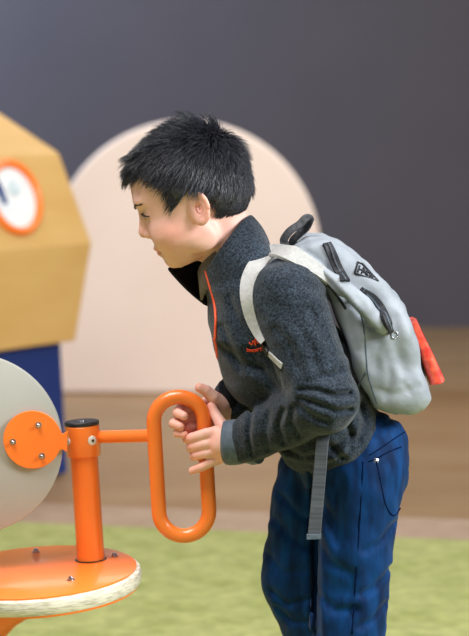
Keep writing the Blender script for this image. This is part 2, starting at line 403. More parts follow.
    for x, y in ((38.5,425),(13,442),(42,456)):
        c0 = P(x,y,.001); mb = MB(); mb.lathe(c0, (0,-1,0), [(.0046,0),(.0046,.001)], 20); mb.lathe(c0+Vector((0,-.001,0)), (0,-1,0), [(.0032,0),(.0032,.004),(.0026,.0054),(.0012,.0062),(0,.0062)], 14)
        mb.build('screw', M['steel'], mp_, auto=True)
crank()

# ================================================================= CHILD
person = empty('person', W(345,VFLOOR,0))
tag(person, 'child in dark grey fleece and blue corduroys, leaning forward to grip the orange loop handle', 'person')
CS, SN = .919, .395
def H(s, t, w=0): return (200-CS*s-SN*t, 208+SN*s-CS*t, w)
def toH(p):
    x, y = p[0]-200, p[1]-208; return -CS*x+SN*y, -SN*x-CS*y, p[2]
lt = np.array([-46,-43,-38,-30,-22,-11,0,8,17,29,40,50,64,75.])
lF = np.array([40,47,51.0,54.0,55.0,56.5,56.5,56.2,55.4,56,56,54,45,30])
lB = np.array([20,10,4,-4,-10,-16,-24,-28,-32,-38,-42,-42,-38,-20.])
lW = np.array([12,19,26,34,39,43,45.5,46,47,48,48,47,40,26.])
def head_sdf(p):
    s, t, w = toH(p); hp = (s, t, w)
    aw = np.abs(w)
    f = np.interp(t, lt, lF); b = np.interp(t, lt, lB); wd = np.interp(t, lt, lW)
    c = (f+b)/2; h = (f-b)/2
    r = (np.abs((s-c)/h)**2.25+(aw/wd)**2.25)**(1/2.25)
    d = (r-1)*np.minimum(h, wd)
    d = np.maximum(d, np.maximum(-46-t, t-70))
    d = su(d, ell(hp, (-1,30,0), (55,46.5,50)), 10)
    d = su(d, ell(hp, (-26,10,0), (27,30,40)), 14)
    sp = (s, t, aw)                          # mirrored
    d = su(d, ell(sp, (34,-9,25), (19,17,17)), 10)       # cheeks
    d = su(d, ell(sp, (8,-26,33), (16,14,9)), 12)        # jaw corner
    d = su(d, ell(hp, (44,-37,0), (8,8,9)), 7)           # chin
    d = su(d, ell(sp, (49,31,16), (8,5,16)), 8)          # brow ridge
    d = ss(d, ell(sp, (58.5,16,24), (7,6,9)), 7)           # eye sockets
    d = su(d, ell(sp, (43.5,15,19.5), (10,8.6,12)), 3)   # lids
    d = su(d, seg(hp, (52.5,20,0), (60,3,0), 4.2, 5.0), 5)
    d = su(d, ell(hp, (60.8,-.5,0), (5.2,4.8,6)), 4)
    d = su(d, ell(sp, (56.5,-3.5,7), (5,4,4)), 3)
    d = ss(d, ell(sp, (60,-7.6,3.6), (2.6,1.6,1.8)), 1.2)
    d = su(d, ell(hp, (52.6,-19.2,0), (6.4,3.2,14)), 3.5)
    d = su(d, ell(hp, (51.8,-25.6,0), (5.6,3.2,11.5)), 3.2)
    mo = seg(sp, (59.5,-22.4,0), (57,-22.6,8), 1.0, 1.0); mo = np.minimum(mo, seg(sp, (57,-22.6,8), (49.5,-23.8,17), 1.2, 1.1))
    d = ss(d, mo, 1.6)
    d = ss(d, seg(hp, (59.5,-31,0),(59,-31,0), 2.5), 5)
    # neck
    d = su(d, seg(p, (221,226,0), (242,282,0), 29, 31), 9)
    # eyelid slit
    d = ss(d, seg(sp, (54.5,16.0,11), (45.5,13.2,30.5), 1.1, .8), 1.0)
    # ears
    es, et, ew = s-(-1.2), t-(3.0), aw-50
    ca, sa = math.cos(.16), math.sin(.16); e1 = es*ca+et*sa; e2 = -es*sa+et*ca     # lean back
    ew2 = ew-(-e1)*.42+1.0
    e2 = e2*1.17; k0 = np.sqrt((e1/9.4)**2+(e2/17.0)**2)
    sheet = np.maximum((k0-1)*9.0, np.abs(ew2)-2.0)
    d = su(d, sheet-.8, 3.0)
    rim = np.sqrt(((k0-.90)*9.5)**2+(ew2-1.6)**2)-2.5
    rim = np.maximum(rim, -(e1+16-8*(e2 < -3)*1.0))
    d = su(d, rim, 1.4)
    k2 = np.sqrt(((e1-1.2)/5.0)**2+((e2+1.5)/8.5)**2)
    bowl = np.sqrt(((k2-1.0)*4.5)**2+(ew2-2.0)**2)-1.2
    d = su(d, bowl, 1.4)
    d = ss(d, ell((e1,e2,ew2), (.2,-1.0,4), (3.4,6.2,9.5)), 1.0)
    d = su(d, ell((e1,e2,ew2), (1.5,-16,1.2), (5,4.6,2.9)), 2)
    d = su(d, ell((e1,e2,ew2), (6.2,-3.5,1.8), (2.2,3.2,2.0)), 1.5)
    return d
# hands ------------------------------------------------------------------
def chain(p, pts, k=2.5):
    d = None
    for i in range(len(pts)-1):
        a, b = pts[i], pts[i+1]
        e = seg(p, Q(*a[:3]), Q(*b[:3]), a[3], b[3]); d = e if d is None else su(d, e, .8)
    return d
NEAR = dict(
 palm=[[(236,442,-31,13),(222,444,-24,12)], [(230,440,-30,10),(217,433,-22,7)], [(230,442,-30,10),(219,441,-23,7)], [(230,445,-29,10),(219,450,-22,7)], [(232,448,-27,10),(219,458,-17,6.5)]],
 fingers=[[(218,432,-21,6.4),(206,434,-19.5,5.8),(192,438,-15,5.3),(188.5,439.5,-3,4.8),(196,440,7,4.3)],
          [(219,441,-23,6.2),(206,444,-20.5,5.5),(194,446.5,-15,5.1),(190.5,448,-3,4.6),(198,448.5,7,4.2)],
          [(219,450,-22,6.0),(207,453,-20,5.3),(197,455,-15,4.9),(193.5,456.5,-4,4.4),(200,457,6,4.1)],
          [(219,458,-17,5.6),(210,462.5,-18.5,4.9),(201,467.5,-17,4.4),(192.5,470.5,-12,4.0)]],
 thumb=[[(229,436,-18,8),(221,424,-6,6.4),(215,414,0,5.3),(211.5,406,3,4.6)]])
FAR = dict(
 palm=[[(232,404,26,12),(218,404,20,11)], [(226,402,22,10),(207,404,17,7)], [(226,405,22,10),(207,412,18,7)], [(226,408,22,10),(208,420,18,6.5)], [(228,410,22,9),(210,427,17,6)]],
 fingers=[[(207,403,17,6.2),(194,405,15.5,5.8),(181,409,8,5.4),(177.5,413,-3,5.0),(184,416,-10,4.4)],
          [(207,412,18,6.0),(192,417,15.5,5.5),(178,420,8,5.2),(173.5,423.5,-3,4.9),(180.5,426.5,-9,4.3)],
          [(208,420,18,5.8),(195,426,15,5.3),(182,430,8,5.0),(177.5,433,-2,4.7),(184,434.5,-8,4.2)],
          [(210,427,17,5.2),(200,434,14.5,4.6),(190,437.5,9,4.3),(186.5,439.5,1,4.0),(191,440,-4,3.7)]],
 thumb=[[(222,404,14,9),(213,397,6,6.8),(206,390.5,3,5.6),(199.5,387.5,1,4.8)]])
def hand_sdf(h):
    def f(p):
        d = None
        for c in h['palm']:
            e = chain(p, c); d = e if d is None else su(d, e, 4)
        for c in h['thumb']: d = su(d, chain(p, c), 3.5)
        fs = [chain(p, c) for c in h['fingers']]
        g = fs[0]
        for e in fs[1:]: g = su(g, e, .9)
        d = su(d, g, 2.0)
        tube = seg(p, Q(204.5,425,0), Q(209,511,0), 7.7)
        if h is NEAR: d = ss(d, tube, .6)
        return d
    return f
# arms / clothes ------------------------------------------------------------
SN_, EN, WN = Q(288,300,-64), Q(325,400,-100), Q(243,442,-36)
SF_, EF, WF = Q(250,296,62), Q(262,388,88), Q(234,399,32)
HN, KN, AN = Q(360,474,-38), Q(348,628,-46), Q(350,800,-46)
HF, KF, AF = Q(319,478,42), Q(301,576,40), Q(375,790,44)
def torso(p, g=0):
    d = seg(p, Q(246,268,0), Q(262,300,0), 34+g, 46+g, .60)
    d = su(d, seg(p, Q(243,286,0), Q(256,322,0), 38+g, 46+g, .66), 6)
    d = su(d, seg(p, Q(262,300,0), Q(303,370,0), 46+g, 52+g, .66), 8)
    d = su(d, seg(p, Q(245,318,0), Q(264,368,0), 37+g, 42+g, .60), 8)
    d = su(d, seg(p, Q(285,395,0), Q(308,434,0), 36+g, 34+g, .55), 8)
    d = su(d, seg(p, Q(303,370,0), Q(331,428,0), 52+g, 51+g, .58), 8)
    return d
def crease(p, pl, depth, sig, w):
    pts = [Q(a, b, w) for a, b in pl]; x, y = p[0]+0*p[1], p[1]+0*p[0]; best = None
    for i in range(len(pts)-1):
        ax, ay = pts[i][:2]; bx, by = pts[i+1][:2]; ex, ey = bx-ax, by-ay
        h = np.clip(((x-ax)*ex+(y-ay)*ey)/(ex*ex+ey*ey), 0, 1); q = (x-ax-ex*h)**2+(y-ay-ey*h)**2
        best = q if best is None else np.minimum(best, q)
    return depth*(np.exp(-best/sig**2)-.35*np.exp(-best/(2.6*sig)**2))
NEARCR = [([(300,389),(316,388),(334,394),(349,393)],7,3.2), ([(300,397),(318,402),(336,409),(350,409)],6,3.2), ([(306,382),(324,377),(340,372)],4,4),
 ([(298,404),(310,414),(326,420)],4.5,3.5), ([(284,412),(279,428),(284,447)],6,3.0), ([(293,408),(291,424),(300,438)],4,3.2), ([(270,416),(266,434),(268,456)],3,3),
 ([(300,330),(312,350),(318,372)],3,4.5), ([(330,300),(338,325),(346,356)],3,5), ([(285,290),(300,283),(318,290)],2.2,5), ([(276,330),(290,345),(299,370)],3,4),
 ([(308,310),(322,330),(330,352)],2.2,4), ([(252,419),(249,440),(252,463)],5.0,2.4)]
BELLY = [([(284,455),(304,462),(330,452),(352,436)],5,4), ([(345,420),(352,436),(350,450)],5,3.5), ([(362,410),(366,426),(358,444)],5,4), ([(330,446),(342,458)],4,3.5),
 ([(292,468),(318,470),(345,458)],3,4), ([(230,300),(236,320),(246,340)],2.5,4), ([(222,330),(232,352),(240,372)],3,4), ([(250,350),(258,368),(275,388)],3,5), ([(222,352),(240,366),(262,372)],3,4)]
LEGCR = [([(340,447),(366,438),(400,426)],2.5,3), ([(330,462),(352,452),(362,448)],2.5,3), ([(318,500),(332,520),(338,545)],3.5,5), ([(316,540),(330,565),(352,575)],3,5),
 ([(395,530),(380,545),(366,552)],3,4), ([(392,575),(376,590),(362,596)],3.2,4), ([(320,600),(336,612),(356,610)],3.2,4.5), ([(386,610),(374,622),(360,628)],3,4), ([(342,480),(338,510),(344,540)],2,5),
 ([(315,470),(318,520),(317,580),(318,640)],7,3.5), ([(268,560),(284,574),(304,570)],2,4), ([(272,594),(286,606),(306,600)],3,4), ([(278,612),(292,624),(310,622)],3,4), ([(282,500),(300,516),(312,520)],3,4), ([(276,525),(292,540),(312,548)],2.5,5)]
def jacket_arm(p, S, E, Wr, seed):
    d = su(seg(p, S, E, 39, 31), seg(p, E, Wr, 31, 22), 7)
    return d
def near_arm(p):
    d = jacket_arm(p, SN_, EN, WN, 1)
    m = np.where(p[2] < -20, 1.0, 0.0)
    for pl, dp, sg in NEARCR: d = d+m*crease(p, pl, dp, sg, -115)
    d = d+.9*noise3(p, 44, 5, stretch=(1,1,.6))+.35*noise3(p, 18, 6)
    return d
def jacket_sdf(p):
    d = torso(p)
    fold = 1.6*noise3(p, 70, 21, stretch=(.6,1.5,1))+.7*noise3(p, 26, 22)
    # gathers at the waist
    wst = np.exp(-((p[1]-440)/38)**2)
    d = d+.8*fold+.6*wst*np.sin(p[0]*.20+p[1]*.17+noise3(p,80,9)*1.4)
    m = np.where(p[2] < 0, 1.0, 0.0)
    for pl, dp, sg in BELLY: d = d+m*crease(p, pl, dp, sg, -85)
    d = su(d, near_arm(p), 3.5)
    f = jacket_arm(p, SF_, EF, WF, 2)+1.2*noise3(p, 34, 31)
    d = su(d, f, 7)
    # neck opening
    d = ss(d, seg(p, Q(216,226,0), Q(230,262,0), 34, 28), 3)
    # hem cut: keep above a sloped plane
    return d
def pants_sdf(p):
    d = ell(p, Q(346,450,0), (54,44,66), -.35)
    d = su(d, ell(p, Q(373,457,-28), (38,44,38), .1), 12)
    d = su(d, ell(p, Q(362,455,30), (38,44,38), .1), 12)
    n = su(seg(p, HN, KN, 42, 35), seg(p, KN, AN, 35, 29), 8)
    f = su(seg(p, HF, KF, 44, 40), seg(p, KF, AF, 40, 29), 8)
    cr = 1.4*noise3(p, 60, 41, stretch=(.7,1.3,1))+.6*noise3(p, 22, 42)
    kn = np.exp(-((p[1]-(KF[1]+10))/60)**2)
    legs = su(n, f, 3)
    d = su(d, legs, 10)
    gro = np.exp(-(((p[0]-300)/60)**2+((p[1]-500)/50)**2))
    d = d+cr+.6*gro*np.sin((p[1]*.8-p[0]*.35)*.22+noise3(p,70,44))
    m = np.where(p[2] < 45, 1.0, 0.0)
    for pl, dp, sg in LEGCR: d = d+1.5*m*crease(p, pl, dp, sg, -85 if pl[0][0] > 312 else 0)
    ank = np.exp(-((p[1]-AN[1])/50)**2); d = d+1.8*ank*np.sin(p[1]*.3+noise3(p,60,47))
    return np.maximum(d, p[1]-(VFLOOR-28))
def inner_sdf(p):
    d = torso(p, -7)
    for S, E, Wr in ((SN_,EN,WN),(SF_,EF,WF)): d = su(d, su(seg(p,S,E,28,21), seg(p,E,Wr,21,14), 5), 6)
    d = su(d, seg(p, Q(224,240,0), Q(250,285,0), 25, 28), 8)
    for h, k, a in ((HN,KN,AN),(HF,KF,AF)): d = su(d, su(seg(p,h,k,35,26), seg(p,k,a,26,17), 5), 6)
    d = su(d, seg(p, Q(331,424,0), Q(346,455,0), 42, 38, .72), 6)
    return d
parts = []
Vh, Fh = nets(head_sdf, (124,108,-62), (268,292,62), 1.15)
parts.append((Vh, Fh, 'head'))
for h, lo, hi in ((NEAR,(178,394,-52),(252,482,22)), (FAR,(162,376,-22),(250,450,46))):
    lo = (lo[0], lo[1]-4, lo[2]); Vn, Fn = nets(hand_sdf(h), lo, (hi[0], hi[1]+6, hi[2]), 1.0); parts.append((Vn, Fn, 'hand'))
Vi, Fi = nets(inner_sdf, (180,230,-150), (430,VFLOOR-15,150), 5); parts.append((Vi, Fi, 'inner'))
V = np.concatenate([q[0] for q in parts]); off = 0; Fc = []
for q in parts: Fc.append(q[1]+off); off += len(q[0])
Fc = np.concatenate(Fc)
body = from_np('body', toW(V), Fc.tolist(), M['skin'], person); smooth_mesh(body, 1)
col = np.ones((len(V),4)); nh = len(Vh)
s, t, w = toH(Vh.T); aw = np.abs(w)
def blend(mask, c):
    global col
    m = np.clip(mask,0,1)[:,None]; col[:nh,:3] = col[:nh,:3]*(1-m)+np.array(c)*m
blend(.8*np.exp(-(((s-34)/17)**2+((t+10)/13)**2+((aw-40)/22)**2)), (1.0,.78,.76))
blend(.55*np.exp(-(((s-62)/7)**2+((t-0)/9)**2)), (1,.82,.78))
blend(.75*np.exp(-(np.abs((aw-56)/6)**2+((s+2)/13)**2+(t/18)**2)), (1.0,.70,.64))
lm = np.where((s > 50)&(aw < 15), np.exp(-((t+22.5)/(6.2-.12*aw))**4), 0); blend(lm*.9, (.93,.70,.68))
blend(.5*np.exp(-(((s-48)/8)**2+((t-15)/6)**2+((aw-24)/12)**2)), (.86,.74,.72))
nin = nh+len(parts[1][0])+len(parts[2][0]); hv = V[nh:nin]
tips = [Q(*c[-1][:3]) for h in (NEAR,FAR) for c in h['fingers']+h['thumb']]+[Q(*c[k][:3]) for h in (NEAR,FAR) for c in h['fingers'] for k in (0,2)]
for tp in tips:
    m = .7*np.exp(-(((hv-np.array(tp))**2).sum(1))/60)[:,None]; col[nh:nin,:3] = col[nh:nin,:3]*(1-m)+np.array((1.0,.76,.72))*m
ca = body.data.color_attributes.new('tint', 'FLOAT_COLOR', 'POINT'); ca.data.foreach_set('color', col.astype(np.float32).ravel())

# eyes, lashes, brows
for sg in (-1, 1):
    c = W(*H(44.2,14.6,sg*19.8)); r = 8.8/K
    def ball(cc, rr, name, m, par):
        me = bpy.data.meshes.new(name); bm = bmesh.new(); bmesh.ops.create_uvsphere(bm, u_segments=28, v_segments=18, radius=rr); bmesh.ops.translate(bm, verts=bm.verts, vec=cc); bm.to_mesh(me); bm.free()
        return link(name, me, M[m], par)
    e = ball(c, r, 'eye', 'eyewhite', person)
    g = (W(*H(60,11,sg*24))-c).normalized(); ball(c+g*r*.42, r*.66, 'iris', 'iris', e)
    def fs(t_, w_, lift=.5):
        ss_ = np.arange(30, 66, .25); q = np.array([H(x_, t_, w_) for x_ in ss_]).T; dd = head_sdf(q); k_ = np.where(dd < 0)[0]
        return W(*H(ss_[k_[-1]]+lift, t_, w_))
    lash = spline([fs(18.6,sg*12), fs(18.2,sg*17), fs(16.8,sg*23), fs(15.0,sg*28.5), fs(13.8,sg*31.5)], 5)
    mb = MB(); mb.tube(lash, [.0006+.0006*math.sin(math.pi*i/(len(lash)-1)) for i in range(len(lash))], 8)
    for i in range(2, len(lash)-1):
        for q in range(2):
            a = lash[i]+Vector((random.uniform(-1,1)*.0003,0,0)); o_ = (a-c).normalized()
            mb.tube([a, a+o_*.002+Vector((0,0,-.0003)), a+o_*.004+Vector((0,0,.0002))], [.0003,.0002,.00005], 4)
    mb.build('eyelashes', M['hair'], person, smooth=True)
    br = [(26.0,6),(27.5,11),(28.5,17),(29,24),(28,32)]; brs = spline([fs(b,sg*c_,.9) for b,c_ in br], 14)
    mb = MB(); out = W(*H(20,20,sg*10))
    for i in range(len(brs)-1):
        tg = (brs[i+1]-brs[i]).normalized()
        for q in range(12):
            o_ = (brs[i]-out).normalized(); pr = brs[i]+Vector((0,0,random.uniform(-1,1)*.0024*(1-i/len(brs)*.55)))-o_*.0007
            mb.tube([pr, pr+tg*.0025+o_*.0009, pr+tg*.006+o_*.0006], [.00020,.00016,.00004], 4)
    mb.build('eyebrow', M['hair'], person, smooth=True)

# hair ------------------------------------------------------------------
hp = [(124,150),(131,175),(139,172),(150,170),(160,180),(168,186),(174,204),(180,200),(184,194),(193,186),(204,186),(211,196),(217,206),(223,212),(236,214),(247,208),(262,200),(275,150),(230,90),(170,90)]
def cap_sdf(p):
    x, y = np.broadcast_arrays(p[0]+0*p[2][...,:1]*0, p[1]) if False else (p[0], p[1])
    return np.maximum(head_noear(p)-3.2-.6*noise3(p, 16, 77), poly2d(p[0]+0*p[1], p[1]+0*p[0], hp)+2)
def head_noear(p):
    s, t, w = toH(p); q = (s,t,w)
    d = ell(q, (-1,30,0), (55,46.5,50)); d = su(d, ell(q, (-26,10,0), (27,30,40)), 14)
    f = np.interp(t, lt, lF); b = np.interp(t, lt, lB); wd = np.interp(t, lt, lW); c = (f+b)/2; h = (f-b)/2
    r = (np.abs((s-c)/h)**2.25+(np.abs(w)/wd)**2.25)**(1/2.25)
    dd = np.maximum((r-1)*np.minimum(h, wd), np.maximum(-46-t, t-70))
    return su(d, dd, 10)
Vc, Fcap = nets(cap_sdf, (112,92,-68), (274,226,68), 2.0)
# strands
cand = []
inh = poly2d(Vh[:,0], Vh[:,1], hp) < 0
sel = np.where(inh & (np.abs(head_noear(Vh.T)) < 2.5))[0]
sel = rng.choice(sel, min(len(sel),15000), replace=False)
hv_, hf_ = [], []
Kc = np.array([222,136,0.])
for i in sel:
    r = Vh[i]; e = 1.0; g = np.zeros(3); base = head_noear(r)
    for a in range(3):
        q = r.copy(); q[a] += e; g[a] = head_noear(q)-base
    n = g/np.linalg.norm(g)
    fl_ = r-Kc; dist = np.linalg.norm(fl_); fl_ = fl_/(dist+1e-6)
    side = min(1, abs(r[2])/45)
    front = np.clip((205-r[0])/60, 0, 1); back = np.clip((r[0]-215)/25, 0, 1)
    fl_ = fl_+np.array([-.55*front,.25*front,0])+np.array([-.15,.75,0])*side*.9+np.array([0,.5,0])*back
    fl_ = fl_+rng.normal(size=3)*.20+.30*np.array([float(noise3(r,22,91,5)),float(noise3(r,22,92,5)),float(noise3(r,22,93,5))])
    tg = fl_-n*(fl_@n); tg /= np.linalg.norm(tg)+1e-6
    top = np.clip((165-r[1])/40, 0, 1)
    lift = .32+.75*top*(1-.5*front)+rng.uniform(-.12,.2)
    L = 15+7*top+5*front*rng.uniform(.2,1)+rng.uniform(-4,4)+7*np.exp(-((r[0]-205)/28)**2)*top
    if r[1] > 185: L = min(L, 9+rng.uniform(-2,3)); lift = .18
    if r[1] > 178 and r[0] < 186: L = 12+rng.uniform(-3,4); lift = .2
    if r[0] > 236: L = min(L, 14+rng.uniform(-3,3))
    if r[1] > 172 and r[0] < 162: L = rng.uniform(8,17); lift = .25
    rad = rng.uniform(.32,.62)
    b_ = np.cross(tg, n)
    path = []
    pos = r+n*1.0
    for k in range(5):
        path.append(pos.copy()); z = k/4
        dirn = tg*(1)+n*(lift*(1.25-1.1*z))+np.array([0,.10*z,0]); dirn /= np.linalg.norm(dirn); pos = pos+dirn*L/4
    path = np.array(path); m0 = len(hv_)
    for k in range(5):
        rr = rad*(1-k/4.2)**.7
        for j in range(3):
            a = 2*math.pi*j/3; hv_.append(path[k]+(b_*math.cos(a)+n*math.sin(a))*rr)
    for k in range(4):
        for j in range(3):
            l = (j+1)%3; hf_.append((m0+k*3+j, m0+k*3+l, m0+k*3+3+l, m0+k*3+3+j))
Vall = np.concatenate([Vc, np.array(hv_)]); Fall = Fcap.tolist()+[tuple(x+len(Vc) for x in f) for f in hf_]
from_np('hair', toW(Vall), Fall, M['hair'], person)

# jacket ----------------------------------------------------------------
def jacket_full(p):
    return jacket_sdf(p)
Vj, Fj = nets(jacket_full, (168,222,-146), (400,492,146), 1.9)
# open sleeve ends: drop vertices beyond the wrists is unnecessary, the cuffs close them
jacket = from_np('fleece_jacket', toW(Vj), Fj.tolist(), M['fleece'], person); smooth_mesh(jacket, 1)
# cuffs
def tubeaxis(name, pts, m, par, n=28, cap=True):
    return MB().tube([W(*Q(*a[:3])) for a in pts], [a[3]/K for a in pts], n, cap=cap).build(name, M[m], par, auto=True)
tubeaxis('cuff', [(224,443,-33,19.0),(225,443,-33.2,21.6),(228,442.8,-33.6,22.6),(236,442,-35,22.8),(241,441.7,-35.6,22.2),(243,441.5,-36,20.5),(245,441.3,-36.6,22.2),(250,441,-37.5,24),(256,440,-40,24)], 'cuff', jacket)
tubeaxis('cuff', [(219,397,24,13),(220,397,24,16),(224,397,25,18.5),(234,397,30,20.5),(246,397,40,22.5)], 'fleece_shaded', jacket)
# collar: standing flaps round the neck
def collar():
    near_rim = [(250,215,0),(243,219,-22),(229,236,-38),(216,254,-38),(209,265,-30),(205.5,271,-20)]
    near_bas = [(268,243,0),(270,256,-40),(258,282,-62),(242,298,-56),(228,310,-40),(218,318,-22)]
    far_rim = [(250,215,0),(241,219,24),(222,236,38),(202,254,38),(182,262,20),(167,268,3)]
    far_bas = [(268,243,0),(262,252,44),(240,276,56),(222,296,48),(212,304,26),(208,306,6)]
    for rim, bas, mname in ((near_rim, near_bas, 'fleece'), (far_rim, far_bas, 'fleece_shaded')):
        a = spline([W(*Q(*q)) for q in rim], 6); b = spline([W(*Q(*q)) for q in bas], 6); n = len(a); mseg = 7
        cen = W(*Q(225,262,0)); V = []
        for i in range(n):
            for j in range(mseg+1):
                t = j/mseg; p = a[i].lerp(b[i], t); o = (p-cen); o.z *= .3; o = o.normalized()
                p = p+o*.0035*math.sin(math.pi*t); V.append(p)
        Fc = [(i*(mseg+1)+j, i*(mseg+1)+j+1, (i+1)*(mseg+1)+j+1, (i+1)*(mseg+1)+j) for i in range(n-1) for j in range(mseg)]
        c = from_np('collar', V, Fc, M[mname], jacket)
        sf = c.modifiers.new('thick', 'SOLIDIFY'); sf.thickness = .0055; sf.offset = 0
        sb = c.modifiers.new('round', 'SUBSURF'); sb.levels = 1; sb.render_levels = 1
    # lining seen inside the opening
    li = [(234,232,-8),(218,248,-24),(204,262,-20),(200,272,-12)]; lb = [(236,262,-8),(222,280,-24),(208,290,-22),(203,300,-12)]
    a = spline([W(*Q(*q)) for q in li], 5); b = spline([W(*Q(*q)) for q in lb], 5)
    V = [p for q in zip(a,b) for p in q]; o = from_np('collar_lining', V, [(2*i,2*i+1,2*i+3,2*i+2) for i in range(len(a)-1)], M['lining'], jacket)
    sf = o.modifiers.new('thick', 'SOLIDIFY'); sf.thickness = .004
collar()
# zipper
def zipper():
    pts = [W(*Q(205.5,271,-25)), W(*Q(209,284,-29)), W(*Q(214,302,-31))]
    o, nn = surf_path(jacket_full, [(217.5,318),(217,328),(217,338)], lift=2.0, m=5)
    full = spline(pts+[o[i] for i in range(0,len(o),5)], 6)
    MB().tube(full, 1.35/K, 8).build('zipper', M['orangezip'], jacket, smooth=True)
    o, nn = surf_path(jacket_full, [(216.5,338),(218.5,348),(219.5,357)], lift=2.6, m=4)
    band(MB(), o, nn, 3.6/K, 1.4/K).build('zipper_pull', M['orangezip'], jacket)
zipper()
# embroidered mark on the chest: three-pointed crown above a word bar
def emblem():
    mb = MB()
    def stroke(pts, r):
        o, nn = surf_path(jacket_full, pts, lift=.9, m=3); mb.tube(o, r/K, 6)
    stroke([(249.5,342),(253,345.5),(252.6,338.6),(256,345.2)], .62)
    stroke([(256,345.2),(254.5,336),(258.5,345.2),(259.6,338.8),(261,344.6)], .62)
    stroke([(246,348.6),(254,350.4),(266,345.8)], .5)
    x = 246.6
    for k, c in enumerate('MNKEUIET'):
        y = 350.2-.06*k*k*.6; wd = 1.5
        stroke([(x,y+1.8),(x+.1,y-.6)], .5)
        if c in 'MNKU': stroke([(x+.1,y-.4),(x+wd,y+1.4)], .42); stroke([(x+wd,y+1.5),(x+wd+.1,y-.8)], .45)
        elif c in 'E': stroke([(x,y+1.7),(x+wd,y+1.5)], .4); stroke([(x,y-.5),(x+wd,y-.8)], .4)
        x += 2.35
    mb.build('chest_logo', M['logo'], jacket, smooth=True)
emblem()

# trousers --------------------------------------------------------------
Vp, Fp = nets(pants_sdf, (230,395,-125), (432,VFLOOR-20,125), 2.6)
trou = from_np('corduroy_trousers', toW(Vp), Fp.tolist(), M['denim'], person); smooth_mesh(trou, 1)
def seam(pts, r=.8, name='seam', lift=.3, m=6, mname='seam'):
    o, nn = surf_path(pants_sdf, pts, lift=lift, m=m); return MB().tube(o, r/K, 6).build(name, M[mname], trou, smooth=True)
seam([(363,462),(361,500),(358,545),(355,590),(352,634)], .9)
seam([(376,461),(380,480),(384,500),(388,510),(394,516),(400,508)], .8, 'pocket_seam')
seam([(368,462),(376,459),(388,452),(401,447)], .8, 'pocket_seam')
seam([(370,455),(384,446),(398,436),(405,432)], .7, 'waist_seam')
p, n = surf(pants_sdf, 376, 460.5)
MB().lathe(p-n*.0008, n, [(.0046,0),(.0044,.0014),(.003,.0022),(0,.0022)], 20).build('rivet', M['steel'], trou, auto=True)
# shoes
for (A, sg) in ((AN,-1),(AF,1)):
    def shoe_sdf(p, A=A):
        c = (A[0]-28, VFLOOR-22, A[2]); d = ell(p, c, (66,30,27)); d = su(d, ell(p, (A[0]+4,VFLOOR-42,A[2]), (34,36,25)), 12)
        return np.maximum(d, p[1]-(VFLOOR-9))
    Vs, Fs = nets(shoe_sdf, (A[0]-110,VFLOOR-95,A[2]-45), (A[0]+50,VFLOOR-2,A[2]+45), 3.5)
    sh = from_np('shoe', toW(Vs), Fs.tolist(), M['shoe'], person)
    pts = [W(A[0]-28+64*math.cos(a), VFLOOR-9, A[2]+25*math.sin(a)) for a in np.linspace(0,2*math.pi,40,endpoint=False)]
    lo_ = [Vector((q.x,q.y,0)) for q in pts]; n_ = 40
    MB().add(lo_+[Vector((q.x,q.y,.017)) for q in pts], [tuple(range(n_)), tuple(range(2*n_-1,n_-1,-1))]+[(i,(i+1)%n_,(i+1)%n_+n_,i+n_) for i in range(n_)]).build('sole', M['sole'], sh)

